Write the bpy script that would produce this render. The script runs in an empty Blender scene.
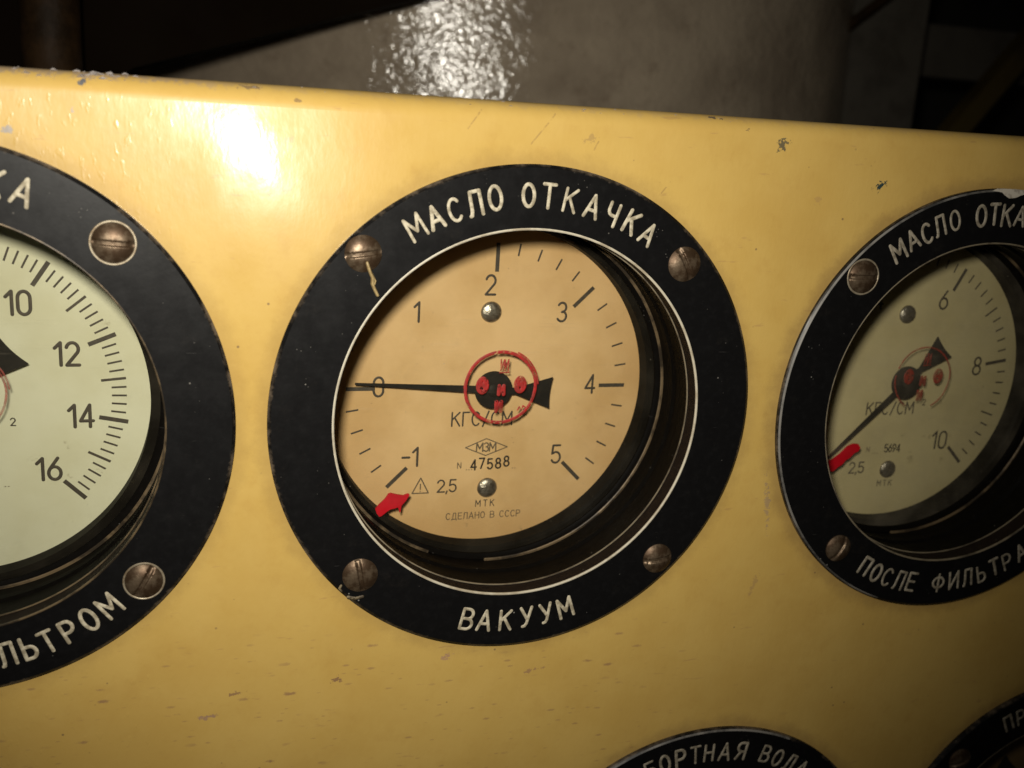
import bpy, math, random
from mathutils import Matrix, Vector
random.seed(7)
PI = math.pi
S = bpy.context.scene
COL = S.collection

# ------------------------------------------------------------------ camera
# Panel frame: x right, y up, z out of the panel (unit = radius of a gauge bezel).
# Everything is built in that frame and stood upright: (x, y, z) -> world (x, -z, y).
Q = Matrix(((1, 0, 0, 0), (0, 0, -1, 0), (0, 1, 0, 0), (0, 0, 0, 1)))
UP = (PI/2, 0, 0)
def W(x, y, z): return (x, -z, y)
cam = bpy.data.cameras.new('camera'); camo = bpy.data.objects.new('camera', cam); COL.objects.link(camo)
yaw, pit, rol = -0.3023474, -0.2491384, 0.0619815
R = Matrix.Rotation(yaw, 4, 'Y') @ Matrix.Rotation(pit, 4, 'X') @ Matrix.Rotation(rol, 4, 'Z')
camo.matrix_world = Q @ Matrix.Translation((-1.2156648, 1.1356833, 3.7061605)) @ R
cam.sensor_fit = 'HORIZONTAL'; cam.sensor_width = 36
cam.lens = 1.0200455*1000/1024*36
cam.clip_start = 0.05; cam.clip_end = 200
cam.dof.use_dof = True; cam.dof.focus_distance = 4.15; cam.dof.aperture_fstop = 0.95
S.camera = camo

# ------------------------------------------------------------------ light
w = bpy.data.worlds.new('World'); S.world = w; w.use_nodes = True
w.node_tree.nodes['Background'].inputs[0].default_value = (1.0, 0.85, 0.65, 1)
w.node_tree.nodes['Background'].inputs[1].default_value = 0.004
fl = bpy.data.lights.new('camera_flash', 'SPOT'); flo = bpy.data.objects.new('camera_flash', fl); COL.objects.link(flo)
fl.energy = 1030; fl.color = (1.0, 0.945, 0.83); fl.shadow_soft_size = 0.17
fl.spot_size = math.radians(84); fl.spot_blend = 1.0
FP = Vector(W(-1.50, 1.62, 3.68)); flo.location = FP
flo.rotation_euler = (Vector(W(-0.55, 0.74, 0)) - FP).to_track_quat('-Z', 'Y').to_euler()
S.view_settings.view_transform = 'Standard'; S.view_settings.look = 'None'
S.view_settings.exposure = 0.0; S.view_settings.gamma = 1.0
S.render.engine = 'CYCLES'

# ------------------------------------------------------------------ materials
class NT:
    def __init__(s, name):
        s.m = bpy.data.materials.new(name); s.m.use_nodes = True
        s.t = s.m.node_tree; s.n = s.t.nodes; s.l = s.t.links
        s.b = s.n['Principled BSDF']; s.out = s.n['Material Output']
        s.tc = s.n.new('ShaderNodeTexCoord')
    def lk(s, a, b): s.l.new(a, b)
    def inp(s, sock, v):
        if hasattr(v, 'is_output') or isinstance(v, bpy.types.NodeSocket): s.lk(v, sock)
        else: sock.default_value = v
    def math(s, op, a, b=0.0, c=0.0, clamp=False):
        n = s.n.new('ShaderNodeMath'); n.operation = op; n.use_clamp = clamp
        for i, v in enumerate((a, b, c)): s.inp(n.inputs[i], v)
        return n.outputs[0]
    def map(s, scale=(1, 1, 1), rot=0, loc=(0, 0, 0), src='Object'):
        n = s.n.new('ShaderNodeMapping'); s.lk(s.tc.outputs[src], n.inputs[0])
        n.inputs['Scale'].default_value = scale; n.inputs['Rotation'].default_value = (0, 0, rot); n.inputs['Location'].default_value = loc
        return n.outputs[0]
    def noise(s, scale, detail=4, rough=.55, vec=None):
        n = s.n.new('ShaderNodeTexNoise'); n.inputs['Scale'].default_value = scale
        n.inputs['Detail'].default_value = detail; n.inputs['Roughness'].default_value = rough
        s.lk(vec if vec is not None else s.tc.outputs['Object'], n.inputs['Vector']); return n.outputs[0]
    def voro(s, scale, vec=None, feat='F1'):
        n = s.n.new('ShaderNodeTexVoronoi'); n.inputs['Scale'].default_value = scale; n.feature = feat
        s.lk(vec if vec is not None else s.tc.outputs['Object'], n.inputs['Vector']); return n.outputs['Distance']
    def ramp(s, f, a, b, lo=0.0, hi=1.0):
        n = s.n.new('ShaderNodeMapRange'); n.interpolation_type = 'SMOOTHSTEP'
        s.inp(n.inputs[0], f); n.inputs[1].default_value = a; n.inputs[2].default_value = b
        n.inputs[3].default_value = lo; n.inputs[4].default_value = hi; return n.outputs[0]
    def mix(s, f, a, b):
        n = s.n.new('ShaderNodeMix'); n.data_type = 'RGBA'
        s.inp(n.inputs[0], f)
        for i, v in ((6, a), (7, b)):
            if isinstance(v, bpy.types.NodeSocket): s.lk(v, n.inputs[i])
            else: n.inputs[i].default_value = (*v, 1)
        return n.outputs[2]
    def xyz(s):
        n = s.n.new('ShaderNodeSeparateXYZ'); s.lk(s.tc.outputs['Object'], n.inputs[0]); return n.outputs
    def bump(s, h, strength=1.0, dist=1.0, prev=None):
        n = s.n.new('ShaderNodeBump'); n.inputs['Strength'].default_value = strength; n.inputs['Distance'].default_value = dist
        s.lk(h, n.inputs['Height'])
        if prev is not None: s.lk(prev, n.inputs['Normal'])
        return n.outputs[0]
    def set(s, col=None, rough=None, metal=None, normal=None, spec=None, coat=None, coat_r=None, coat_n=None):
        b = s.b.inputs
        if col is not None:
            if isinstance(col, bpy.types.NodeSocket): s.lk(col, b['Base Color'])
            else: b['Base Color'].default_value = (*col, 1)
        for k, v in (('Roughness', rough), ('Metallic', metal), ('Specular IOR Level', spec), ('Coat Weight', coat), ('Coat Roughness', coat_r)):
            if v is not None: s.inp(b[k], v)
        if normal is not None: s.lk(normal, b['Normal'])
        if coat_n is not None: s.lk(coat_n, b['Coat Normal'])
        return s.m

def mat_panel():
    t = NT('yellow_paint'); X, Y, Z = t.xyz()
    yel = t.mix(t.ramp(t.noise(1.9, 6, .65), .38, .66), (0.580, 0.388, 0.108), (0.545, 0.353, 0.092))
    yel = t.mix(t.ramp(t.noise(9, 6, .65), .5, .8, 0, .35), yel, (0.47, 0.28, 0.07))
    n1 = t.noise(26, 5, .7); n2 = t.noise(60, 4, .7)
    # short horizontal rub marks low on the panel
    low = t.math('MULTIPLY', t.ramp(Y, -.78, -1.02), t.ramp(X, 1.3, .2, .15, 1))
    for k_, (sc_, th, kk) in enumerate(((4.6, .15, .8), (7.5, .17, .55), (12, .17, .4))):
        rub = t.ramp(t.math('ADD', t.voro(sc_, t.map((1, 3.4, 1), rot=-.10, loc=(k_*3.1, k_*1.7, 0))), t.math('MULTIPLY', t.math('SUBTRACT', n2, .5), .22)), th, th*.35)
        rub = t.math('MULTIPLY', t.math('MULTIPLY', rub, low), t.ramp(t.noise(2.6+k_, 2, .5, t.map((1, 1, 1), loc=(k_*5, 2, 0))), .42, .58, 0, kk))
        yel = t.mix(rub, yel, (0.30, 0.17, 0.085))
    # faint smears everywhere
    sm = t.noise(4.0, 3, .6, t.map((1.6, 7, 1), rot=.12, loc=(3, 1, 0)))
    yel = t.mix(t.ramp(sm, .66, .74, 0, .35), yel, (0.36, 0.20, 0.09))
    # tiny dark specks
    sp = t.math('MULTIPLY', t.ramp(t.voro(13), .085, .04), t.ramp(t.noise(3.3, 2), .52, .6))
    yel = t.mix(t.math('MULTIPLY', sp, .7), yel, (0.16, 0.10, 0.06))
    # grimy line along the top edge
    edge = t.math('MULTIPLY', t.ramp(t.math('ADD', Y, t.math('MULTIPLY', t.math('SUBTRACT', n1, .5), .11)), 1.193, 1.214), .6)
    left = t.ramp(X, -.9, -1.5, .25, 1)
    yel = t.mix(t.math('MULTIPLY', edge, left), yel, (0.26, 0.21, 0.20))
    chips = [  # x, y, rx, ry, rot, colour, strength
        (1.507, .977, .036, .020, .55, (0.030, 0.052, 0.050), 1.0),
        (1.025, 1.119, .032, .026, .9, (0.07, 0.07, 0.055), .85),
        (-.948, .862, .055, .024, .25, (0.44, 0.26, 0.10), .8),
        (-.918, 1.035, .026, .018, .6, (0.48, 0.31, 0.12), .8),
        (-1.588, 1.181, .017, .014, 0, (0.13, 0.13, 0.14), 1.0),
        (-1.814, 1.019, .020, .014, 0, (0.30, 0.28, 0.27), .9),
        (-1.62, 1.095, .014, .012, 0, (0.34, 0.30, 0.27), .8),
        (-1.049, 1.204, .045, .009, 0, (0.22, 0.15, 0.09), .8),
        (-.895, 1.171, .022, .010, 0, (0.20, 0.13, 0.07), .7),
        (.723, 1.207, .035, .006, -.1, (0.10, 0.08, 0.07), .9),
        (.861, 1.169, .014, .007, 0, (0.16, 0.11, 0.06), .8),
        (.20, 1.10, .035, .020, .5, (0.36, 0.23, 0.09), .6),
        (-.721, -1.092, .030, .014, .1, (0.24, 0.13, 0.075), .85),
        (-1.221, -1.201, .045, .012, .1, (0.34, 0.21, 0.15), .8),
        (-1.118, -1.111, .034, .010, .15, (0.27, 0.15, 0.08), .8),
        (-.270, -1.034, .034, .015, .15, (0.38, 0.22, 0.16), .75),
        (.118, -1.136, .055, .010, .2, (0.32, 0.18, 0.10), .7),
        (1.15, -.82, .014, .070, -.3, (0.40, 0.25, 0.10), .6),
        (1.22, .908, .020, .02, .3, (0.42, 0.26, 0.10), .5),
        (1.165, -.42, .016, .12, .15, (0.36, 0.25, 0.15), .7),
    ]
    for (cx, cy, rx, ry, ro, c, k) in chips:
        dx = t.math('SUBTRACT', X, cx); dy = t.math('SUBTRACT', Y, cy)
        u = t.math('DIVIDE', t.math('ADD', t.math('MULTIPLY', dx, math.cos(ro)), t.math('MULTIPLY', dy, math.sin(ro))), rx)
        v = t.math('DIVIDE', t.math('SUBTRACT', t.math('MULTIPLY', dy, math.cos(ro)), t.math('MULTIPLY', dx, math.sin(ro))), ry)
        d = t.math('SQRT', t.math('ADD', t.math('MULTIPLY', u, u), t.math('MULTIPLY', v, v)))
        d = t.math('ADD', d, t.math('MULTIPLY', t.math('SUBTRACT', n2, .5), 4.5))
        yel = t.mix(t.ramp(d, .75, .5, 0, k), yel, c)
    # grime gathered round the bezels
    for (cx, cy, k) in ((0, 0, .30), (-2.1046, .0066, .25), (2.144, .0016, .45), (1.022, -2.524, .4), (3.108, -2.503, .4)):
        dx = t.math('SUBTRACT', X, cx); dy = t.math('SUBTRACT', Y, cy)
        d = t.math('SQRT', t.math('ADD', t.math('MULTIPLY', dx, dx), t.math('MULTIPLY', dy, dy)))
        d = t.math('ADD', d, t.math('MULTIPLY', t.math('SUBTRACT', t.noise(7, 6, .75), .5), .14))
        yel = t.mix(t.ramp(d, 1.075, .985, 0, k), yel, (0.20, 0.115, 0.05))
    scr = [(-.256, 1.145, .95, .045), (.010, 1.125, .90, .075), (.225, 1.075, 1.1, .02), (.53, .93, .9, .03)]
    for (cx, cy, ro, L) in scr:
        dx = t.math('SUBTRACT', X, cx); dy = t.math('SUBTRACT', Y, cy)
        u = t.math('ABSOLUTE', t.math('ADD', t.math('MULTIPLY', dx, math.cos(ro)), t.math('MULTIPLY', dy, math.sin(ro))))
        v = t.math('ABSOLUTE', t.math('SUBTRACT', t.math('MULTIPLY', dy, math.cos(ro)), t.math('MULTIPLY', dx, math.sin(ro))))
        m = t.math('MULTIPLY', t.math('MULTIPLY', t.math('LESS_THAN', u, L), t.ramp(v, .0042, .0015)), t.ramp(n1, .42, .55))
        yel = t.mix(t.math('MULTIPLY', m, .55), yel, (0.30, 0.18, 0.07))
    # shallow bulge in the sheet near the upper left, orange peel and brush drips
    gx = t.math('SUBTRACT', X, -.735); gy = t.math('SUBTRACT', Y, .655)
    g = t.math('EXPONENT', t.math('MULTIPLY', t.math('ADD', t.math('MULTIPLY', gx, gx), t.math('MULTIPLY', gy, gy)), -1/(2*.50**2)))
    h = t.math('MULTIPLY', g, .107)
    h = t.math('ADD', h, t.math('MULTIPLY', t.noise(2.2, 1), .009))
    h = t.math('ADD', h, t.math('MULTIPLY', t.noise(22, 3, .5, t.map((1, .5, 1))), .0007))
    h = t.math('ADD', h, t.math('MULTIPLY', t.noise(60, 2, .5, t.map((1, .45, 1))), .0004))
    h = t.math('ADD', h, t.math('MULTIPLY', t.ramp(t.noise(46, 2, .5, t.map((1, .4, 1))), .60, .74), t.ramp(X, -1.2, -1.5, .0000, .0005)))
    nb = t.bump(h, 1.0, 1.0)
    ro = t.ramp(t.noise(7, 4), .3, .8, .36, .50)
    t.set(yel, ro, 0, nb, .42, .20, t.ramp(t.noise(9, 3), .3, .75, .15, .20), nb)
    return t.m

def mat_black(name, base=(0.0048, 0.0046, 0.0048), rough=.36, dust=.75, spec=.24, edge=0.0):
    t = NT(name)
    c = t.mix(t.ramp(t.noise(30, 5, .6), .45, .75), base, tuple(x*1.3+.0006 for x in base))
    d1 = t.math('MULTIPLY', t.ramp(t.voro(17), .075, .03), t.ramp(t.noise(4, 3), .53, .62))
    d2 = t.math('MULTIPLY', t.ramp(t.voro(42), .12, .05), t.ramp(t.noise(6, 3), .56, .66))
    c = t.mix(t.math('MULTIPLY', t.math('ADD', d1, t.math('MULTIPLY', d2, .5), clamp=True), dust), c, (0.30, 0.28, 0.25))
    sc = t.noise(9, 2, .5, t.map((1, 9, 1), rot=.9))
    c = t.mix(t.ramp(sc, .74, .78, 0, .25*dust), c, (0.12, 0.115, 0.11))
    X, Y, Z = t.xyz()
    rr = t.math('SQRT', t.math('ADD', t.math('MULTIPLY', X, X), t.math('MULTIPLY', Y, Y)))
    eg = t.math('MULTIPLY', t.ramp(t.math('ADD', rr, t.math('MULTIPLY', t.math('SUBTRACT', t.noise(40, 4, .7), .5), .03)), .981, .994), t.ramp(t.noise(4.5, 4, .7), .42, .62))
    c = t.mix(t.math('MULTIPLY', eg, edge), c, (0.11, 0.085, 0.06))
    gr = t.ramp(t.noise(5, 5, .75), .55, .8, 0, .16)
    c = t.mix(t.math('MULTIPLY', gr, edge), c, (0.05, 0.042, 0.034))
    h = t.math('MULTIPLY', t.noise(45, 3), .00015)
    t.set(c, t.ramp(t.noise(11, 5, .7), .3, .75, rough-.03, rough+.05), 0, t.bump(h), spec)
    return t.m

def mat_paint(name, base, dirt=None, amt=.7, scale=30, rough=.55, metal=0.0, bump=0.0, lo=.45, hi=.65, spec=.5):
    t = NT(name)
    dirt = dirt or tuple(x*.5 for x in base)
    c = t.mix(t.ramp(t.noise(scale, 5, .65), lo, hi, 0, amt), base, dirt)
    nb = t.bump(t.math('MULTIPLY', t.noise(scale*1.7, 4), bump)) if bump else None
    t.set(c, t.ramp(t.noise(scale*.7, 3), .3, .75, rough-.08, rough+.1), metal, nb, spec)
    return t.m

def mat_dial(name, base, dark, seed, rim=0.0):
    t = NT(name); X, Y, Z = t.xyz()
    v = t.map((1, 1, 1), loc=(seed, seed*.7, 0))
    c = t.mix(t.ramp(t.noise(2.6, 5, .6, v), .35, .75), base, dark)
    c = t.mix(t.ramp(t.noise(11, 5, .7, v), .55, .8, 0, .35), c, tuple(x*.72 for x in base))
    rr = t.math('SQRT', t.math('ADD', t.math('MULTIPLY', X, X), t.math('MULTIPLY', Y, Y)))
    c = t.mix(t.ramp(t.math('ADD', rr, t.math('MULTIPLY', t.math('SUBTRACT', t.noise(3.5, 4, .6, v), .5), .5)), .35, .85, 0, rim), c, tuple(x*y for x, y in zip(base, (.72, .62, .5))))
    sp = t.math('MULTIPLY', t.ramp(t.voro(19, v), .055, .025), t.ramp(t.noise(5, 2, .5, v), .53, .6))
    c = t.mix(t.math('MULTIPLY', sp, .75), c, (0.12, 0.09, 0.06))
    sm = t.math('MULTIPLY', t.ramp(t.noise(16, 4, .7, v), .62, .70), t.ramp(t.noise(2.2, 2, .5, v), .58, .66))
    c = t.mix(t.math('MULTIPLY', sm, .45), c, (0.22, 0.17, 0.10))
    t.set(c, .55, 0, t.bump(t.math('MULTIPLY', t.noise(70, 3), .0004)), .35)
    return t.m

def mat_glass(name, haze=.03, tint=(.97, .96, .92)):
    t = NT(name); n = t.n
    tr = n.new('ShaderNodeBsdfTransparent'); tr.inputs[0].default_value = (*tint, 1)
    gl = n.new('ShaderNodeBsdfGlossy'); gl.inputs['Roughness'].default_value = .03
    df = n.new('ShaderNodeBsdfDiffuse'); df.inputs[0].default_value = (.55, .48, .36, 1)
    lw = n.new('ShaderNodeLayerWeight'); lw.inputs[0].default_value = .5
    m1 = n.new('ShaderNodeMixShader'); m2 = n.new('ShaderNodeMixShader')
    t.lk(t.math('ADD', .05, t.math('MULTIPLY', t.math('POWER', lw.outputs['Facing'], 5.0), .9)), m1.inputs[0]); t.lk(tr.outputs[0], m1.inputs[1]); t.lk(gl.outputs[0], m1.inputs[2])
    X, Y, Z = t.xyz()
    sp = t.math('MULTIPLY', t.ramp(t.voro(15), .05, .02), t.ramp(t.noise(4, 2), .55, .62))
    sc = t.math('MULTIPLY', t.ramp(t.noise(3.2, 2, .5, t.map((1.2, 30, 1), rot=.75)), .66, .72), t.ramp(t.noise(1.7, 2), .48, .6))
    f = t.math('ADD', t.ramp(t.noise(5, 5, .65), .35, .8, haze*.4, haze*1.6), t.math('ADD', t.math('MULTIPLY', sp, .35), t.math('MULTIPLY', sc, .035)), clamp=True)
    t.lk(f, m2.inputs[0]); t.lk(m1.outputs[0], m2.inputs[1]); t.lk(df.outputs[0], m2.inputs[2])
    t.lk(m2.outputs[0], t.out.inputs[0]); n.remove(t.b)
    return t.m

def mat_tank():
    t = NT('grey_lagging_paint')
    c = t.mix(t.ramp(t.noise(1.4, 5, .6), .35, .7), (0.36, 0.295, 0.215), (0.25, 0.20, 0.145))
    c = t.mix(t.ramp(t.noise(5, 5, .7), .55, .75, 0, .5), c, (0.17, 0.125, 0.085))
    h = t.math('ADD', t.math('MULTIPLY', t.noise(27, 2, .6), .0025), t.math('MULTIPLY', t.noise(1.6, 2, .5), .035))
    h = t.math('ADD', h, t.math('MULTIPLY', t.noise(14, 3, .6), .0110))
    t.set(c, .13, 0, t.bump(h), .9)
    return t.m

def mat_stamp(name='red_stamp_ink', a=(0.42, 0.014, 0.012), b=(0.28, 0.022, 0.016), hi=1.0):
    t = NT(name)
    c = t.mix(t.ramp(t.noise(35, 4), .35, .65), a, b); t.set(c, .6, 0)
    t.lk(t.math('MULTIPLY', t.ramp(t.noise(48, 4, .7), .34, .46, .1, hi), t.ramp(t.noise(9, 2), .3, .5, .55, 1)), t.b.inputs['Alpha'])
    return t.m

M = dict(
    panel=mat_panel(),
    bezel=mat_black('black_plastic', edge=1.0),
    casing=mat_black('black_casing', (0.0034, 0.0028, 0.0022), .5, .7, .03),
    wall=mat_black('brown_black_edge', (0.012, 0.008, 0.006), .6, .2, .05),
    letter=mat_paint('cream_engraving', (0.56, 0.50, 0.37), (0.24, 0.20, 0.13), .85, 34, .65, lo=.38, hi=.62),
    letter_dim=mat_paint('dimmed_engraving', (0.34, 0.30, 0.23), (0.15, 0.125, 0.085), .85, 34, .65, lo=.38, hi=.62),  # cream engraving with the flash falloff put into its colour, plus patchy dirt
    lip=mat_paint('white_edge', (0.55, 0.50, 0.39), (0.34, 0.28, 0.19), .8, 9, .5),
    lip_thin=mat_paint('worn_edge', (0.20, 0.165, 0.11), (0.05, 0.04, 0.03), .9, 6, .45),
    rim=mat_paint('scuffed_rim', (0.20, 0.19, 0.175), (0.03, 0.03, 0.03), .95, 4, .5),
    gold=mat_paint('brassy_edge', (0.17, 0.12, 0.065), (0.03, 0.022, 0.014), .95, 7, .4, .3, lo=.40, hi=.60),
    screw=mat_paint('rusty_screw', (0.190, 0.138, 0.090), (0.060, 0.033, 0.016), .92, 17, .46, .65, .0014, .34, .60),
    screw_ring=mat_paint('screw_seat', (0.42, 0.36, 0.26), (0.15, 0.09, 0.04), .8, 16, .45, .5),
    rivet=mat_paint('dull_metal', (0.42, 0.40, 0.36), (0.16, 0.14, 0.11), .8, 45, .36, .9, .003),
    ink=mat_paint('dial_ink', (0.050, 0.042, 0.034), (0.085, 0.07, 0.05), .6, 40, .6),
    ink_pale=mat_paint('faded_dial_ink', (0.13, 0.10, 0.065), (0.20, 0.15, 0.09), .6, 60, .6),
    ink_hand=mat_paint('pen_ink', (0.022, 0.018, 0.016), (0.05, 0.04, 0.03), .5, 60, .5),
    pointer=mat_paint('matt_black_paint', (0.008, 0.0075, 0.007), (0.016, 0.014, 0.011), .5, 40, .6, spec=.2),
    red=mat_stamp(), red_faded=mat_stamp('faded_stamp_ink', (0.30, 0.045, 0.025), (0.22, 0.06, 0.035), .75),
    redmark=mat_paint('red_lacquer', (0.46, 0.005, 0.012), (0.36, 0.004, 0.008), .6, 14, .42),
    glass=mat_glass('window_glass', .011), glass_dirty=mat_glass('dusty_window_glass', .05),
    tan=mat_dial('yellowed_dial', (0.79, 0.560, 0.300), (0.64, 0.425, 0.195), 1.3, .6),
    cream=mat_dial('cream_dial', (0.715, 0.735, 0.590), (0.64, 0.645, 0.48), 4.1),
    olive=mat_dial('greenish_dial', (0.64, 0.57, 0.345), (0.55, 0.48, 0.27), 7.7),
    brown=mat_dial('brown_dial', (0.34, 0.22, 0.10), (0.28, 0.17, 0.08), 9.2),
    drip=mat_paint('dried_lacquer', (0.40, 0.30, 0.14), (0.20, 0.13, 0.05), .7, 30, .35),
    filler=mat_paint('dirty_filler', (0.20, 0.155, 0.085), (0.05, 0.035, 0.02), .95, 40, .6, lo=.38, hi=.55),
    crust=mat_paint('grey_primer', (0.30, 0.27, 0.26), (0.14, 0.12, 0.11), .8, 30, .7),
    whitechip=mat_paint('bare_filler', (0.55, 0.50, 0.42), (0.25, 0.21, 0.17), .8, 24, .7),
    tank=mat_tank(),
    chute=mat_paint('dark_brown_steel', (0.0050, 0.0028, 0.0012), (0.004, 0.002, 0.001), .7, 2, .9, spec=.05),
    rustpipe=mat_paint('rusty_pipe', (0.026, 0.013, 0.0045), (0.009, 0.005, 0.002), .8, 3, .65, 0, .02, spec=.12),
    column=mat_paint('grey_column', (0.080, 0.070, 0.055), (0.04, 0.033, 0.025), .7, 1.5, .6, 0, .02),
    bulk=mat_paint('dark_bulkhead', (0.02, 0.018, 0.014), (0.01, 0.008, 0.006), .7, .8, .8),  # near-black, slightly mottled tone over the whole wall
    rail=mat_paint('old_yellow_rail', (0.065, 0.045, 0.010), (0.03, 0.018, 0.005), .7, 2, .5),
)

# ------------------------------------------------------------------ mesh helpers
class MB:
    def __init__(s): s.v = []; s.f = []
    def add(s, vs, fs):
        o = len(s.v); s.v += [tuple(x) for x in vs]; s.f += [tuple(i+o for i in f) for f in fs]
    def lathe(s, prof, n=128, a0=0, a1=2*PI, c=(0, 0), closed=False):
        full = abs(a1-a0-2*PI) < 1e-6; m = n if full else n+1; k = len(prof)
        vs = []
        for i in range(m):
            a = a0+(a1-a0)*i/n; ca, sa = math.cos(a), math.sin(a)
            vs += [(c[0]+r*ca, c[1]+r*sa, z) for r, z in prof]
        fs = []
        for i in range(n):
            j = (i+1) % m
            for q in range(k if closed else k-1):
                p = (q+1) % k
                fs.append((i*k+q, j*k+q, j*k+p, i*k+p))
        if not full and closed:
            fs.append(tuple(range(k))); fs.append(tuple(n*k+q for q in reversed(range(k))))
        s.add(vs, fs)
    def disc(s, r, z, n=96, c=(0, 0)):
        s.add([(c[0]+r*math.cos(2*PI*i/n), c[1]+r*math.sin(2*PI*i/n), z) for i in range(n)], [tuple(range(n))])
    def prism(s, poly, z0, z1):
        n = len(poly)
        area = sum(poly[i][0]*poly[(i+1) % n][1]-poly[(i+1) % n][0]*poly[i][1] for i in range(n))
        if area < 0: poly = poly[::-1]
        s.add([(x, y, z0) for x, y in poly]+[(x, y, z1) for x, y in poly],
              [tuple(reversed(range(n))), tuple(range(n, 2*n))]+[(i, (i+1) % n, n+(i+1) % n, n+i) for i in range(n)])
    def box(s, x0, x1, y0, y1, z0, z1): s.prism([(x0, y0), (x1, y0), (x1, y1), (x0, y1)], z0, z1)
    def bar(s, p0, p1, w, z0, z1):
        dx, dy = p1[0]-p0[0], p1[1]-p0[1]; L = math.hypot(dx, dy); nx, ny = -dy/L*w/2, dx/L*w/2
        s.prism([(p0[0]+nx, p0[1]+ny), (p0[0]-nx, p0[1]-ny), (p1[0]-nx, p1[1]-ny), (p1[0]+nx, p1[1]+ny)], z0, z1)
    def stroke(s, pts, w, z, hz):
        """rounded ribbon of width w and height hz along a polyline at height z"""
        q_ = [pts[0]]
        for p in pts[1:]:
            if math.dist(p, q_[-1]) > 1e-5: q_.append(p)
        pts = q_
        for i in range(1, len(pts)-1):     # sharp corners become two strokes with round ends
            a, p, b = pts[i-1], pts[i], pts[i+1]
            if ((p[0]-a[0])*(b[0]-p[0])+(p[1]-a[1])*(b[1]-p[1])) < .55*math.dist(a, p)*math.dist(p, b):
                s.stroke(pts[:i+1], w, z, hz); s.stroke(pts[i:], w*.995, z+hz*.01, hz*.99); return
        r = w/2; n = len(pts); closed = n > 2 and math.dist(pts[0], pts[-1]) < 1e-6
        if closed: pts = pts[:-1]; n -= 1
        prof = [(math.cos(PI*i/6), math.sin(PI*i/6)) for i in range(7)]
        rings = []
        def ring(c, nx, ny, sc=1.0, m=1.0, off=(0, 0)):
            return [(c[0]+off[0]+nx*r*u*sc*m, c[1]+off[1]+ny*r*u*sc*m, z+hz*q*sc) for u, q in prof]
        for i in range(n):
            p = pts[i]
            a = pts[i-1] if (i > 0 or closed) else None; b = pts[(i+1) % n] if (i < n-1 or closed) else None
            def dr(p, q): L = math.dist(p, q) or 1e-9; return ((q[0]-p[0])/L, (q[1]-p[1])/L)
            d0 = dr(a, p) if a else None; d1 = dr(p, b) if b else None
            d0 = d0 or d1; d1 = d1 or d0
            tx, ty = d0[0]+d1[0], d0[1]+d1[1]; L = math.hypot(tx, ty)
            if L < .3: tx, ty, L = d1[0], d1[1], 1
            tx, ty = tx/L, ty/L; m = min(1/max(.35, tx*d1[0]+ty*d1[1]), 1.8)
            if a is None:
                for k in (3, 2, 1):
                    ph = PI/2*k/3.4; rings.append(ring(p, -d1[1], d1[0], math.cos(ph), 1, (-d1[0]*r*math.sin(ph), -d1[1]*r*math.sin(ph))))
            rings.append(ring(p, -ty, tx, 1, m))
            if b is None:
                for k in (1, 2, 3):
                    ph = PI/2*k/3.4; rings.append(ring(p, -d0[1], d0[0], math.cos(ph), 1, (d0[0]*r*math.sin(ph), d0[1]*r*math.sin(ph))))
        k = len(prof); vs = [v for rg in rings for v in rg]; fs = []; N = len(rings)
        for i in range(N if closed else N-1):
            j = (i+1) % N
            for q in range(k-1): fs.append((i*k+q, i*k+q+1, j*k+q+1, j*k+q))
        if not closed:
            fs.append(tuple(range(k))); fs.append(tuple((N-1)*k+q for q in reversed(range(k))))
        s.add(vs, fs)
    def build(s, name, m, parent=None, smooth=None, loc=(0, 0, 0), rot=(0, 0, 0), sharp=30):
        me = bpy.data.meshes.new(name); me.from_pydata(s.v, [], s.f); me.validate()
        import bmesh
        b = bmesh.new(); b.from_mesh(me); bmesh.ops.recalc_face_normals(b, faces=b.faces); b.to_mesh(me); b.free()
        me.materials.append(M[m] if isinstance(m, str) else m)
        if smooth:
            me.shade_smooth()
            try: me.set_sharp_from_angle(angle=math.radians(sharp))
            except Exception: pass
        o = bpy.data.objects.new(name, me); COL.objects.link(o); o.location = loc; o.rotation_euler = rot
        if parent: o.parent = parent
        return o

def tag(o, label=None, cat=None, group=None, kind=None):
    for k, v in (('label', label), ('category', cat), ('group', group), ('kind', kind)):
        if v: o[k] = v
    return o
def empty(name, x, y, z=0):
    o = bpy.data.objects.new(name, None); COL.objects.link(o); o.location = W(x, y, z); o.rotation_euler = UP
    o.empty_display_size = .1
    return o

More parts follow.
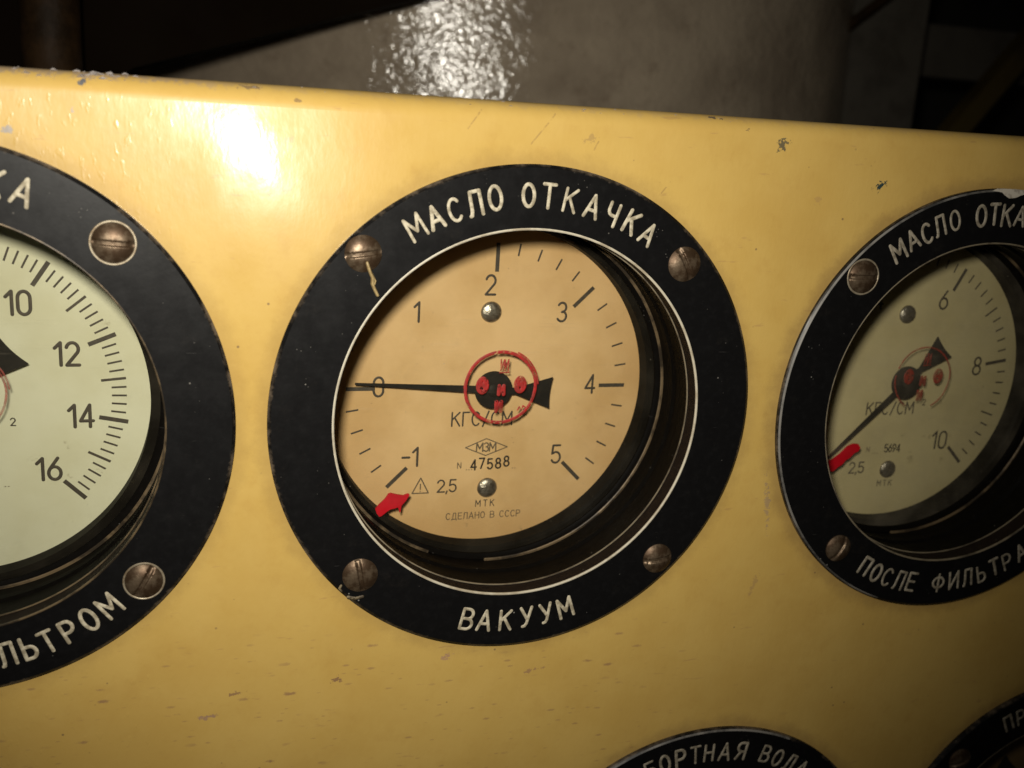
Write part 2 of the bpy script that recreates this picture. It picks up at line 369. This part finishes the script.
# ------------------------------------------------------------------ stroke lettering (cap height 1)
def arc(cx, cy, rx, ry, a0, a1, n=14):
    return [(cx+rx*math.cos(math.radians(a0+(a1-a0)*i/n)), cy+ry*math.sin(math.radians(a0+(a1-a0)*i/n))) for i in range(n+1)]
OV = arc(.3, .5, .29, .5, 90, 450, 28)
G = {
 'А': (.66, [[(0, 0), (.33, 1), (.66, 0)], [(.12, .33), (.54, .33)]]),
 'Б': (.56, [[(.5, 1), (0, 1), (0, 0), (.3, 0)]+arc(.3, .29, .26, .29, -90, 90)+[(0, .58)]]),
 'В': (.58, [[(0, 0), (0, 1), (.28, 1)]+arc(.28, .76, .24, .24, 90, -90, 10)+[(0, .52)], [(.28, .52)]+arc(.3, .26, .28, .26, 90, -90, 12)+[(0, 0)]]),
 'Г': (.46, [[(0, 0), (0, 1), (.46, 1)]]),
 'Д': (.7, [[(0, -.16), (0, 0), (.7, 0), (.7, -.16)], [(.12, 0), (.24, 1), (.58, 1), (.58, 0)]]),
 'Е': (.5, [[(.5, 1), (0, 1), (0, 0), (.5, 0)], [(0, .52), (.42, .52)]]),
 'З': (.5, [arc(.24, .76, .24, .24, 150, -90, 12)+arc(.24, .27, .27, .27, 90, -150, 12)]),
 'И': (.6, [[(0, 1), (0, 0), (.6, 1), (.6, 0)]]),
 'К': (.58, [[(0, 0), (0, 1)], [(.56, 1), (.03, .48)], [(.2, .62), (.58, 0)]]),
 'Л': (.58, [[(0, 0), (.05, .02), (.10, .2), (.13, 1), (.58, 1), (.58, 0)]]),
 'М': (.74, [[(0, 0), (.03, 1), (.37, .32), (.71, 1), (.74, 0)]]),
 'Н': (.56, [[(0, 0), (0, 1)], [(.56, 0), (.56, 1)], [(0, .52), (.56, .52)]]),
 'О': (.6, [OV]),
 'П': (.56, [[(0, 0), (0, 1), (.56, 1), (.56, 0)]]),
 'Р': (.54, [[(0, 0), (0, 1), (.27, 1)]+arc(.27, .72, .27, .28, 90, -90, 12)+[(0, .44)]]),
 'С': (.58, [arc(.3, .5, .3, .5, 45, 315, 22)]),
 'Т': (.58, [[(0, 1), (.58, 1)], [(.29, 1), (.29, 0)]]),
 'У': (.6, [[(0, 1), (.32, .38)], [(.6, 1), (.28, .14), (.18, .02), (.06, 0)]]),
 'Ф': (.74, [arc(.37, .52, .37, .3, 90, 450, 26), [(.37, 1), (.37, 0)]]),
 'Ч': (.5, [[(0, 1), (0, .7)]+arc(.25, .7, .25, .25, 180, 270, 8)+[(.5, .45)], [(.5, 1), (.5, 0)]]),
 'Ш': (.74, [[(0, 1), (0, 0), (.74, 0), (.74, 1)], [(.37, 1), (.37, 0)]]),
 'Ь': (.52, [[(0, 1), (0, 0), (.26, 0)]+arc(.26, .28, .26, .28, -90, 90, 12)+[(0, .56)]]),
 'Я': (.56, [[(.56, 0), (.56, 1), (.28, 1)]+arc(.28, .73, .27, .27, 90, 270, 12)+[(.56, .46)], [(.26, .46), (0, 0)]]),
 'N': (.6, [[(0, 0), (0, 1), (.6, 0), (.6, 1)]]),
 '0': (.54, [[(0, .3), (0, .7)]+arc(.27, .7, .27, .3, 180, 0, 14)+[(.54, .3)]+arc(.27, .3, .27, .3, 0, -180, 14)]),
 '1': (.3, [[(0, .76), (.26, 1), (.26, 0)]]),
 '2': (.56, [arc(.27, .72, .27, .28, 165, -35, 14)+[(0, 0), (.56, 0)]]),
 '3': (.54, [arc(.26, .75, .25, .25, 150, -90, 14)+arc(.26, .27, .28, .27, 75, -150, 14)]),
 '4': (.58, [[(.44, 0), (.44, 1), (0, .27), (.58, .27)]]),
 '5': (.54, [[(.5, 1), (.06, 1), (.02, .53)]+arc(.26, .31, .28, .31, 125, -150, 16)]),
 '6': (.56, [[(.44, 1), (.1, .55)]+arc(.28, .3, .28, .3, 150, 510, 22)]),
 '7': (.54, [[(0, 1), (.54, 1), (.16, 0)]]),
 '8': (.56, [arc(.28, .76, .23, .24, -90, 270, 20), arc(.28, .26, .28, .26, 90, 450, 22)]),
 '9': (.56, [[(.12, 0), (.46, .45)]+arc(.28, .7, .28, .3, -30, 330, 22)]),
 '-': (.4, [[(0, .48), (.4, .48)]]), '/': (.42, [[(0, -.08), (.42, 1.05)]]), ',': (.1, [[(.07, .05), (0, -.16)]]),
 '.': (.06, [[(0, 0), (.03, 0)]]), '!': (.02, [[(0, .3), (0, 1)], [(0, .02), (0, .04)]]), ' ': (.34, []),
}
def text_w(s, gap): return sum(G[c][0] for c in s)+gap*(len(s)-1)
def put(mb, ch, f, h, wd, z, hz, sx=1.0):
    for pl in G[ch][1]: mb.stroke([f(x*h*sx, y*h) for x, y in pl], wd, z, hz)
def text(mb, s, cx, cy, h, wd, z, hz=.002, gap=.26, rot=0, sx=1.0, jit=0):
    """straight line of text centred on (cx, cy)"""
    tw = text_w(s, gap)*h*sx; x = -tw/2; ca, sa = math.cos(rot), math.sin(rot)
    for c in s:
        j = random.uniform(-jit, jit)
        put(mb, c, lambda u, v, x=x, j=j: (cx+(x+u)*ca-(v-h/2+j*h)*sa, cy+(x+u)*sa+(v-h/2+j*h)*ca), h, wd, z, hz, sx)
        x += (G[c][0]+gap)*h*sx
def ring_text(mb, s, angs, r, h, wd, z, hz, bottom=False, sx=1.0):
    """letters centred at the given angles on a ring, upright at top (or at the bottom)"""
    for c, a in zip(s, angs):
        if c == ' ': continue
        a = math.radians(a+random.uniform(-.35, .35)); rr = r+random.uniform(-.004, .004)
        ro = (a-PI/2 if not bottom else a+PI/2)+random.uniform(-.035, .035)
        hh = h*random.uniform(.96, 1.05); ca, sa = math.cos(ro), math.sin(ro); px, py = rr*math.cos(a), rr*math.sin(a); gw = G[c][0]*hh*sx
        put(mb, c, lambda u, v: (px+(u-gw/2)*ca-(v-hh/2)*sa, py+(u-gw/2)*sa+(v-hh/2)*ca), hh, wd*random.uniform(.88, 1.12), z, hz, sx)

# ------------------------------------------------------------------ the yellow panel
GAUGES = dict(C=(0, 0), L=(-2.1046, .0066), R=(2.1440, .0016), B=(1.022, -2.524), D=(3.108, -2.503))
TOP = 1.2185; PZ = -.025; BR = .075
def build_panel():
    import bmesh
    X0, X1, Y0 = -4.2, 5.4, -4.2
    bm = bmesh.new()
    def loop(pts):
        vs = [bm.verts.new((x, y, PZ)) for x, y in pts]
        return [bm.edges.new((vs[i], vs[(i+1) % len(vs)])) for i in range(len(vs))]
    es = loop([(X0, Y0), (X1, Y0), (X1, TOP-BR), (X0, TOP-BR)])
    for c in GAUGES.values():
        es += loop([(c[0]+.9*math.cos(2*PI*i/64), c[1]+.9*math.sin(2*PI*i/64)) for i in range(64)])
    bmesh.ops.triangle_fill(bm, use_beauty=True, edges=es)
    bm.verts.ensure_lookup_table()
    mb = MB(); bm.verts.index_update()
    mb.add([v.co[:] for v in bm.verts], [[v.index for v in f.verts] for f in bm.faces]); bm.free()
    prof = [(TOP-BR+BR*math.sin(PI/2*i/12), PZ-BR+BR*math.cos(PI/2*i/12)) for i in range(13)]+[(TOP, -1.9), (Y0, -1.9)]
    n = 60
    vs = [(X0+(X1-X0)*i/n, y, z) for i in range(n+1) for y, z in prof]; k = len(prof)
    mb.add(vs, [(i*k+q, (i+1)*k+q, (i+1)*k+q+1, i*k+q+1) for i in range(n) for q in range(k-1)])
    o = mb.build('instrument_panel', 'panel', None, True, (0, 0, 0), UP, 40)
    tag(o, 'chipped glossy yellow steel panel that carries the round black gauges', 'instrument panel')
    # crust of flaked primer along the top edge at the left
    cr = MB()
    for i in range(70):
        x = random.choice((random.uniform(-2.0, -1.45), random.gauss(-1.55, .08), random.uniform(-2, .9)))
        r = random.uniform(.003, .009)*(1.2 if x < -1.4 else .7); t = random.uniform(.75, 1.45)
        y = TOP-BR+BR*math.sin(t); z = PZ-BR+BR*math.cos(t)
        vs = []; 
        for a in range(3):
            for b in range(5):
                th = 2*PI*b/5+a*.6; rr = (r*1.6, r*1.2, r*.3)[a]*random.uniform(.6, 1.3)
                vs.append((x+rr*math.cos(th), y+(-.002+a*r*.45)*math.sin(t)+rr*math.sin(th)*.3, z+rr*math.sin(th)*.6+(a*r*.45)*math.cos(t)))
        fs = [(a*5+b, a*5+(b+1) % 5, a*5+5+(b+1) % 5, a*5+5+b) for a in range(2) for b in range(5)]+[(10, 11, 12, 13, 14)]
        cr.add(vs, fs)
    tag(cr.build('flaked_paint', 'crust', o), kind='stuff')
build_panel()

# ------------------------------------------------------------------ gauges
ZD = -.509          # dial face
ZG = -.400          # front of the glass
def screw_mesh(ang, r=.078, hgt=.024, slot=.007):
    """domed slotted head with the slot cut into the dome"""
    mb = MB(); N, K = 72, 26; ca, sa = math.cos(ang), math.sin(ang); vs = [(0, 0, hgt-.008)]
    for k in range(1, K+1):
        for i in range(N):
            a = 2*PI*i/N; rr = r*k/K; x, y = rr*math.cos(a), rr*math.sin(a)
            z = hgt*(1-(k/K)**2.6*.85)
            d = abs(-x*sa+y*ca)
            if d < slot*1.5: z -= .008*max(0, min(1, (slot*1.5-d)/(slot*.6)))
            vs.append((x, y, max(z, .001)))
    vs += [(r*math.cos(2*PI*i/N), r*math.sin(2*PI*i/N), -.004) for i in range(N)]
    fs = [(0, 1+i, 1+(i+1) % N) for i in range(N)]
    for k in range(K):
        for i in range(N): fs.append((1+k*N+i, 1+(k+1)*N+i, 1+(k+1)*N+(i+1) % N, 1+k*N+(i+1) % N))
    mb.add(vs, fs); return mb
def dome(mb, r, h, c, z, n=40):
    mb.lathe([(1e-4, z+h)]+[(r*math.sin(PI/2*i/7), z+h*math.cos(PI/2*i/7)) for i in range(1, 8)]+[(r, z-.004)], n, c=c)

def pol(r, a): a = math.radians(a); return (r*math.cos(a), r*math.sin(a))

def make_gauge(key, label, dialmat, top, bottom, scale, pointer_angle, screws, marks=True, stamp=None, red=None, lettermat='letter',
               rim=None, glass='glass', lip='lip', texts=None, lipw=.0085, h=.085):
    cx, cy = GAUGES[key]
    t = empty('pressure_gauge', cx, cy)
    tag(t, label, 'gauge', 'round gauges screwed to the yellow panel')
    # bezel plate
    RO = .9905 if key in ('R',) else .996
    b = MB(); b.lathe([(.7505+lipw, 0), (RO-.012, 0), (RO, -.009), (RO, PZ+.001), (.752, PZ+.001)], 192)
    bz = b.build('bezel', 'bezel', t, True)
    b = MB(); b.lathe([(.752, -.0065), (.752, -.080)], 160); b.build('bezel_wall', 'wall', bz, True)
    b = MB(); b.lathe([(.7505+lipw, .0002), (.7505+lipw*.5, .0012), (.7505, -.0012), (.7505, -.0068)], 160); b.build('bezel_lip', lip, bz, True)
    b = MB(); b.lathe([(.752, -.080), (.7475, -.0805), (.7475, -.0845), (.753, -.086)], 160, closed=True); b.build('inner_edge', 'lip_thin' if key != 'L' else 'gold', bz, True)
    if rim:
        b = MB(); a0, a1 = rim
        b.lathe([(RO-.0125, .0004), (RO-.0105, .0005), (RO-.0055, -.0044), (RO-.0048, -.0052)], 150, math.radians(a0), math.radians(a1)); b.build('worn_rim', 'rim', bz, True)
    for wds, bot in ((top, False), (bottom, True)):
        if not wds: continue
        i = 0
        for word in wds[0].split(' '):
            lt = MB(); ring_text(lt, word, wds[1][i:i+len(word)], .879 if not bot else .872, h, .0132, .0004, .0024, bot, .92)
            lt.build('lettering', lettermat, bz, True, sharp=80); i += len(word)+1
    # casing: stepped black funnel behind the bezel
    c = MB(); c.lathe([(.86, PZ-.06), (.762, -.086), (.762, -.17), (.768, -.185), (.768, -.235), (.758, -.250), (.757, -.268), (.762, -.285), (.765, -.31), (.768, -.392), (.772, -.43), (.772, -.56), (.0001, -.56)], 160)
    c.build('casing', 'casing', t, True)
    c = MB(); g0, g1 = math.radians(-112), math.radians(248)
    c.lathe([(.7665, -.359), (.758, -.359), (.7545, -.362), (.756, -.367), (.7665, -.370)], 150, math.radians(-92), math.radians(248), closed=True)
    c.build('retaining_ring', 'gold', t, True)
    oc = dict(L=(-.040, -.012), R=(-.022, .004), C=(-.008, 0)).get(key, (0, 0))
    c = MB(); c.lathe([(.790, -.378), (.755, -.380), (.742, -.388), (.742, -.398), (.790, -.398)], 160, c=(oc[0]*.5, oc[1]*.5), closed=True); c.lathe([(.815, -.416), (.735, -.418), (.724, -.43), (.7215, ZD+.002), (.815, ZD+.002)], 160, c=oc, closed=True); c.build('glass_seat', 'casing', t, True)
    # glass and what is on it
    g = MB(); g.lathe([(1e-4, ZG), (.765, ZG), (.765, ZG-.014), (1e-4, ZG-.014)], 96); gl = g.build('glass', glass, t)
    if stamp:
        sx, sy, k, gaps = stamp; s = MB(); zz = ZG+.0015
        for a0, a1 in gaps:
            s.stroke([(sx+.158*math.cos(math.radians(a))*(1+.006*math.sin(a*.11)), sy+.158*math.sin(math.radians(a))) for a in [a0+(a1-a0)*i/60 for i in range(61)]], .0145*k, zz, .0014)
        if gaps[0][1]-gaps[0][0] > 300:
            s.stroke([(sx+.170*math.cos(math.radians(a)), sy+.170*math.sin(math.radians(a))) for a in range(5, 70, 5)], .007, zz, .001)
        # letters: a faint one at the top, figures left and right, letters in the middle and below
        text(s, 'ИИ', sx+.013, sy+.100, .050, .0058, zz, .001, gap=.15, sx=.5)
        s.stroke([(sx-.008, sy+.066), (sx+.034, sy+.068)], .006, zz, .001)
        for dx, dy, ch in ((-.082, .010, '8'), (.088, .012, '8')):
            text(s, ch, sx+dx, sy+dy, .060, .020, zz, .0014, sx=.8)
            s.stroke([(sx+dx+.024*math.cos(a), sy+dy+.034*math.sin(a)) for a in [2*PI*i/20 for i in range(21)]], .011, zz, .0014)
        text(s, 'М', sx+.004, sy-.012, .038, .017, zz, .0014, sx=.8)
        text(s, 'И', sx-.004, sy-.086, .042, .018, zz, .0014, sx=.85)
        if k == 1: s.stroke([(sx+.082, sy-.107), (sx+.09, sy-.09), (sx+.102, sy-.1), (sx+.107, sy-.085), (sx+.118, sy-.092)], .007, zz, .001)
        s.build('inspection_stamp', 'red' if k == 1 else 'red_faded', gl, True, sharp=80)
    if red:
        s = MB()
        s.prism(red, ZG+.002, ZG+.012); s.build('red_limit_mark', 'redmark', gl)
    # dial
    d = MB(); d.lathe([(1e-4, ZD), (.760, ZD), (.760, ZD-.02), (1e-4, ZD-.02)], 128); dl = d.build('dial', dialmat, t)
    if scale:
        lo, hi, nums, minor, medium, (mi0, mi1), (me0, me1), (ma0, ma1) = scale
        ang = lambda v: 225-270*(v-lo)/(hi-lo)
        tk = MB(); zt = ZD+.0008; tx0, ty0 = (-.022, -.006) if key == 'L' else (0, 0); pk = lambda r_, a_: (tx0+pol(r_, a_)[0], ty0+pol(r_, a_)[1])
        v = lo; i = 0; n = round((hi-lo)/minor)
        for i in range(n+1):
            v = lo+i*minor; a = ang(v)
            if key == 'C' and .05 < v < 1.95: continue      # worn away
            near = lambda st: abs(v/st-round(v/st)) < 1e-4
            if near(nums): tk.bar(pk(ma0, a), pk(ma1, a), .0175, ZD+.0004, zt)
            elif medium and near(medium): tk.bar(pk(me0, a), pk(me1, a), .0105 if key == 'L' else .0085, ZD+.0004, zt)
            else: tk.bar(pk(mi0, a), pk(mi1, a), .0078, ZD+.0004, zt)
        tk.build('tick_marks', 'ink', dl)
        for s_, x, y in texts['nums']:
            nm = MB(); text(nm, s_, x, y, .084 if key == 'C' else .090, .0105 if key != 'L' else .0135, ZD+.0005, .0012, sx=.9, gap=.22)
            nm.build('numeral', 'ink', dl, True, sharp=80)
        tx = MB()
        text(tx, 'КГС/СМ', -.030, -.146, .062, .0075, ZD+.0005, .001, gap=.24, sx=.98)
        text(tx, '2', .168, -.118, .03, .005, ZD+.0005, .001)
        tx.build('unit_text', 'ink', dl, True, sharp=80); tx = MB()
        text(tx, '2,5', -.178, -.458, .056, .0075, ZD+.0005, .001, gap=.16)
        tx.build('accuracy_class', 'ink', dl, True, sharp=80); tx = MB()
        text(tx, 'МТК', .004, -.549, .030, .0042, ZD+.0005, .0008, gap=.5)
        tx.build('type_text', 'ink', dl, True, sharp=80)
        pt = MB()
        text(pt, 'N', -.125, -.363, .026, .004, ZD+.0005, .0008)
        [pt.stroke([(x_, -.385), (x_+.002, -.385)], .004, ZD+.0005, .0006) for x_ in (-.092, -.08, -.068, .125, .137)]
        if key == 'C':
            pt.build('serial_line', 'ink_pale', dl, True, sharp=80); pt = MB()
            text(pt, 'СДЕЛАНО В СССР', .0, -.606, .030, .0042, ZD+.0005, .0008, gap=.26, sx=1.05)
            pt.build('origin_text', 'ink_pale', dl, True, sharp=80); pt = MB()
            q = [(-.100, -.280), (-.005, -.240), (.095, -.282), (-.005, -.320), (-.100, -.280)]
            pt.stroke(q, .005, ZD+.0005, .0008)
            text(pt, 'МЗМ', -.004, -.280, .040, .0065, ZD+.0005, .0008, gap=.14)
            pt.build('maker_emblem', 'ink_pale', dl, True, sharp=80); pt = MB()
            q = [(-.336, -.487), (-.262, -.487), (-.299, -.415), (-.336, -.487)]
            pt.stroke(q, .006, ZD+.0005, .0008); text(pt, '!', -.299, -.462, .036, .0055, ZD+.0005, .0008)
        pt.build('warning_triangle' if key == 'C' else 'serial_line', 'ink_pale', dl, True, sharp=80)
        hw = MB()
        if key == 'C': text(hw, '47588', .018, -.356, .047, .0080, ZD+.0006, .001, gap=.38, rot=.03, jit=.11, sx=.88)
        else: text(hw, '5694', .02, -.360, .040, .0065, ZD+.0006, .001, gap=.2, rot=.03, jit=.05, sx=.8)
        hw.build('serial_number', 'ink_hand', dl, True, sharp=80)
    for c_ in ((-.016, .338), (.010, -.474)):
        rv = MB(); dome(rv, .047, .020, c_, ZD+.001); rv.build('rivet', 'rivet', dl, True, sharp=60)
    # pointer
    p = MB(); a = math.radians(pointer_angle); ca, sa = math.cos(a), math.sin(a); rt = lambda x, y: (x*ca-y*sa, x*sa+y*ca)
    zp = -.452
    blade = [(.61, .004), (.61, -.004), (.05, -.0165), (-.05, -.020), (-.10, -.014)]+[(-.268+.008*math.cos(u*1.4), -.072+.144*(i/8)) for i, u in enumerate([x/4-1 for x in range(9)])]+[(-.10, .014), (-.05, .020), (.05, .0165)]
    p.prism([rt(x, y) for x, y in blade], zp-.006, zp)
    po = p.build('pointer', 'pointer', t)
    p = MB(); p.lathe([(1e-4, zp+.012), (.024, zp+.011), (.030, zp+.006), (.030, zp+.001), (.082, zp+.0008), (.085, zp-.003), (.085, zp-.008), (.045, zp-.012), (.03, ZD)], 48)
    p.build('pointer_hub', 'pointer', po, True, sharp=40)
    # screws
    for (r, a_, rad, sl, ring) in screws:
        x, y = pol(r, a_)
        so = screw_mesh(math.radians(sl), rad).build('screw', 'screw', t, True, (x, y, .0005), sharp=50)
        if ring:
            g = MB(); g.lathe([(rad*1.12, .0003), (rad*1.09, .0025), (rad*1.045, .0025), (rad*1.005, .0008)], 60); g.build('screw_seat', 'screw_ring', so, True, (0, 0, 0))
    return t, bz, dl

arcs = lambda a0, st, s: [a0-st*i for i in range(len(s))]
TXT = 'МАСЛО ОТКАЧКА'
AT = [122.3, 116.4, 111.4, 106.1, 101.3, 97, 92.3, 87.3, 81.7, 75.5, 69.4, 63.8, 58.6]
full = [(-180, 180)]
# centre
redC = [(-.519, -.505), (-.512, -.526), (-.500, -.541), (-.490, -.537), (-.478, -.527), (-.466, -.517), (-.452, -.509), (-.436, -.506), (-.421, -.502), (-.416, -.512), (-.414, -.525), (-.409, -.524),
        (-.407, -.508), (-.405, -.494), (-.394, -.482), (-.385, -.470), (-.377, -.456), (-.371, -.446), (-.377, -.441), (-.388, -.444), (-.398, -.448), (-.410, -.446), (-.424, -.443), (-.440, -.439), (-.454, -.435), (-.463, -.437), (-.470, -.448), (-.480, -.462), (-.492, -.474), (-.506, -.488)]
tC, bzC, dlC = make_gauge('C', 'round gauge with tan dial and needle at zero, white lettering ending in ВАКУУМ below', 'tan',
    (TXT, AT), ('ВАКУУМ', [-102.6, -97.5, -91.4, -85.7, -80.0, -74.0]),
    (-1, 5, 1, .2, None, (.592, .646), (0, 0), (.515, .640)), 176.5,
    [(.922, 135.4, .068, 8, 0), (.894, 45.2, .070, 118, 0), (.907, -44.8, .066, 8, 0), (.892, -135.7, .070, 100, 0)],
    stamp=(.014, .027, 1, full), red=redC,
    texts=dict(nums=[('0', -.500, .008), ('1', -.344, .336), ('2', -.024, .457), ('3', .311, .340), ('4', .472, .007), ('5', .332, -.325), ('-1', -.350, -.315)]))
# left
LT = arcs(74.2+5.45*11, 5.45, TXT); LT[-1] = 68.4
LB = 'ПЕРЕД ФИЛЬТРОМ'
make_gauge('L', 'leftmost gauge cut off by the photo edge, cream dial reading up to 16', 'cream',
    (TXT, LT), (LB, [-77.7-5.2*(8-i) if i < 8 else [-77.7, -72.9, -67.9, -63.0, -57.7, -51.6][i-8] for i in range(14)]),
    (0, 16, 2, .2, 1, (.556, .612), (.520, .614), (.515, .626)), 223,
    [(.889, 47.7, .069, -4, 1), (.891, -41.9, .067, 60, 1), (.89, 135, .08, 20, 1), (.89, -135, .08, 70, 1)],
    lip='gold', lipw=.006, stamp=(.012, .030, .62, full),
    texts=dict(nums=[('10', .211, .355), ('12', .375, .154), ('14', .416, -.100), ('16', .288, -.318), ('8', 0, .46), ('6', -.21, .36), ('4', -.4, .155), ('2', -.42, -.1), ('0', -.3, -.318)]))
# right
RB = 'ПОСЛЕ ФИЛЬТРА'
redR = [(-.430, -.372), (-.412, -.366), (-.372, -.338), (-.335, -.300), (-.305, -.288), (-.278, -.290), (-.264, -.308), (-.270, -.326), (-.292, -.336), (-.318, -.362), (-.338, -.372), (-.352, -.392), (-.378, -.408), (-.400, -.428), (-.432, -.425)]
tR, bzR, dlR = make_gauge('R', 'right-hand gauge with greenish dial numbered 6, 8, 10 and needle pointing down left', 'olive',
    (TXT, [126.2, 120.8, 116.1, 111.5, 106.8, 102.4, 98.0, 93.6, 89.2, 84.4, 79.4, 74.4, 69.4]),
    (RB, [-120, -115, -110.1, -105.4, -100.5, -95.5, -90.1, -84.8, -79.3, -74.5, -69.3, -63.9, -58.8]),
    (0, 10, 2, .2, 1, (.592, .640), (.562, .640), (.515, .640)), 224,
    [(.898, 138.5, .070, 0, 1), (.884, -132.4, .064, 60, 0), (.89, 45, .07, 30, 0), (.89, -45, .07, 80, 0)],
    stamp=(.045, .037, .62, [(-62, 160), (175, 240)]), red=redR, lettermat='letter_dim', rim=(20, 250), glass='glass_dirty', lip='lip_thin', lipw=.007,
    texts=dict(nums=[('6', .187, .412), ('8', .458, .070), ('10', .301, -.325), ('4', -.19, .41)]))
# bottom row
BT = 'ЗАБОРТНАЯ ВОДА'
make_gauge('B', 'gauge at the bottom edge whose lettering reads ЗАБОРТНАЯ ВОДА', 'brown',
    (BT, [a_+2.7 for a_ in (118, 112.8, 107.6, 102.3, 97.4, 92.4, 87.5, 82.1, 77.0, 72.5, 67.9, 62.7, 57.6, 52.0)]), None,
    None, 224, [(.89, 135, .07, 0, 0), (.89, 45, .07, 70, 0)], lettermat='letter_dim', rim=(65, 160), lip='lip_thin', lipw=.007)
make_gauge('D', 'shadowed gauge peeking into the bottom right corner of the photo', 'brown',
    ('ПРЕСНАЯ ВОДА', arcs(115, 5.3, 'ПРЕСНАЯ ВОДА')), None,
    None, 224, [(.89, 136, .066, 20, 0), (.89, 45, .07, 70, 0)], lettermat='letter_dim', lip='lip_thin', lipw=.007)

# dried lacquer run under the centre gauge's upper left screw, filler by its lower left screw, chip in the right rim
scr = [o for o in tC.children if o.name.split('.')[0] == 'screw']
d = MB(); path = [(.012, -.03), (.022, -.058), (.034, -.085), (.034, -.108), (.044, -.130), (.054, -.150)]
d.stroke(path, .013, .012, .014); d.stroke([(.034, -.075), (.046, -.098), (.040, -.118), (.046, -.135)], .008, .006, .01)
d.build('lacquer_drip', 'drip', scr[0], True, sharp=80)
d = MB(); d.stroke([(-.074, -.040), (-.080, -.052), (-.072, -.064)], .010, .0004, .004); d.stroke([(-.045, -.092), (-.015, -.100), (.012, -.094)], .013, .0004, .003)
d.build('filler_smear', 'filler', scr[3], True, sharp=80)
d = MB(); d.prism([pol(.992, 93.5), pol(.992, 88), pol(.993, 84), pol(.985, 82), pol(.976, 84.5), pol(.968, 86), pol(.955, 87.5), pol(.950, 89.5), pol(.962, 91), pol(.975, 92), pol(.984, 95)], .0006, .003)
d.build('chipped_patch', 'whitechip', bzR)

# ------------------------------------------------------------------ what stands behind the panel
def bg(mb, name, m, label, cat, smooth=False, **k):
    o = mb.build(name, m, None, smooth, (0, 0, 0), UP, **k); tag(o, label, cat); return o
# big grey lagged tank
t = empty('grey_tank', 1.66, -4.5, -8.45)
b = MB(); n, m_ = 128, 40
vs = []
for j in range(m_+1):
    y = 13*j/m_
    for i in range(n):
        a = 2*PI*i/n; r = 4.35+.012*math.sin(3*a+y)+.01*math.sin(7*a-1.7*y)
        vs.append((r*math.cos(a), y, r*math.sin(a)))
b.add(vs, [(j*n+i, j*n+(i+1) % n, (j+1)*n+(i+1) % n, (j+1)*n+i) for j in range(m_) for i in range(n)])
b.build('tank_shell', 'tank', t, True, sharp=60)
b = MB(); 
for yy in (2.0, 9.5): b.add([((4.42 if q in (1, 2) else 4.33)*math.cos(2*PI*i/n), yy+(0, .02, .23, .25)[q], (4.42 if q in (1, 2) else 4.33)*math.sin(2*PI*i/n)) for i in range(n) for q in range(4)],
      [(i*4+q, ((i+1) % n)*4+q, ((i+1) % n)*4+q+1, i*4+q+1) for i in range(n) for q in range(3)])
b.build('tank_band', 'column', t, True)
tag(t, 'large grey painted tank with lumpy glossy surface behind the yellow panel', 'tank')
# dark sloping chute in front of its left side
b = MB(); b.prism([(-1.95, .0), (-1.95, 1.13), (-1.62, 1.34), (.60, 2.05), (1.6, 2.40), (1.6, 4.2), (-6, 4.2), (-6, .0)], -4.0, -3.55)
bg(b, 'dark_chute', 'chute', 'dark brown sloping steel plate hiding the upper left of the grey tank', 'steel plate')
# rusty pipe at the far left
b = MB(); b.add([(-2.06+.17*math.cos(2*PI*i/32)+.10*(j/20-.5)*0, -1+6*j/20, -3.2+.17*math.sin(2*PI*i/32)) for j in range(21) for i in range(32)],
                [(j*32+i, j*32+(i+1) % 32, (j+1)*32+(i+1) % 32, (j+1)*32+i) for j in range(20) for i in range(32)])
bg(b, 'rusty_pipe', 'rustpipe', 'dim rusty upright pipe in the top left corner behind the panel', 'pipe', True)
# steel column, cross beam, stair rail, bulkhead
b = MB(); b.box(5.25, 6.15, -5, 8, -6.6, -6.0)
bg(b, 'steel_column', 'column', 'dark grey upright steel column right of the tank', 'column')
b = MB(); b.box(6.9, 11.0, 2.0, 2.6, -7.7, -7.3)
bg(b, 'cross_beam', 'column', 'dim grey cross beam between the column and the right edge', 'beam')
b = MB(); b.bar((5.6, .18), (8.0, 3.17), .22, -5.9, -5.7)
bg(b, 'stair_rail', 'rail', 'dull yellow sloping rail in the top right corner', 'rail')
b = MB(); b.box(-14, 18, -8, 12, -12.4, -12)
bg(b, 'bulkhead', 'bulk', 'dark bulkhead wall far behind everything', 'wall')
# thin conduit climbing between tank and column
b = MB(); path = [(4.86, -2.0), (4.86, 1.9), (4.90, 2.12), (5.02, 2.30), (5.6, 2.75), (6.6, 3.5)]; vs = []
for i, (x, y) in enumerate(path):
    a, c = path[max(0, i-1)], path[min(len(path)-1, i+1)]; L = math.dist(a, c); nx, ny = -(c[1]-a[1])/L, (c[0]-a[0])/L
    vs += [(x+.05*nx*math.cos(2*PI*k/16), y+.05*ny*math.cos(2*PI*k/16), -5.7+.05*math.sin(2*PI*k/16)) for k in range(16)]
b.add(vs, [(i*16+k, i*16+(k+1) % 16, (i+1)*16+(k+1) % 16, (i+1)*16+k) for i in range(len(path)-1) for k in range(16)])
bg(b, 'cable_conduit', 'rustpipe', 'thin dark conduit bending over between the tank and the steel column', 'conduit', True)
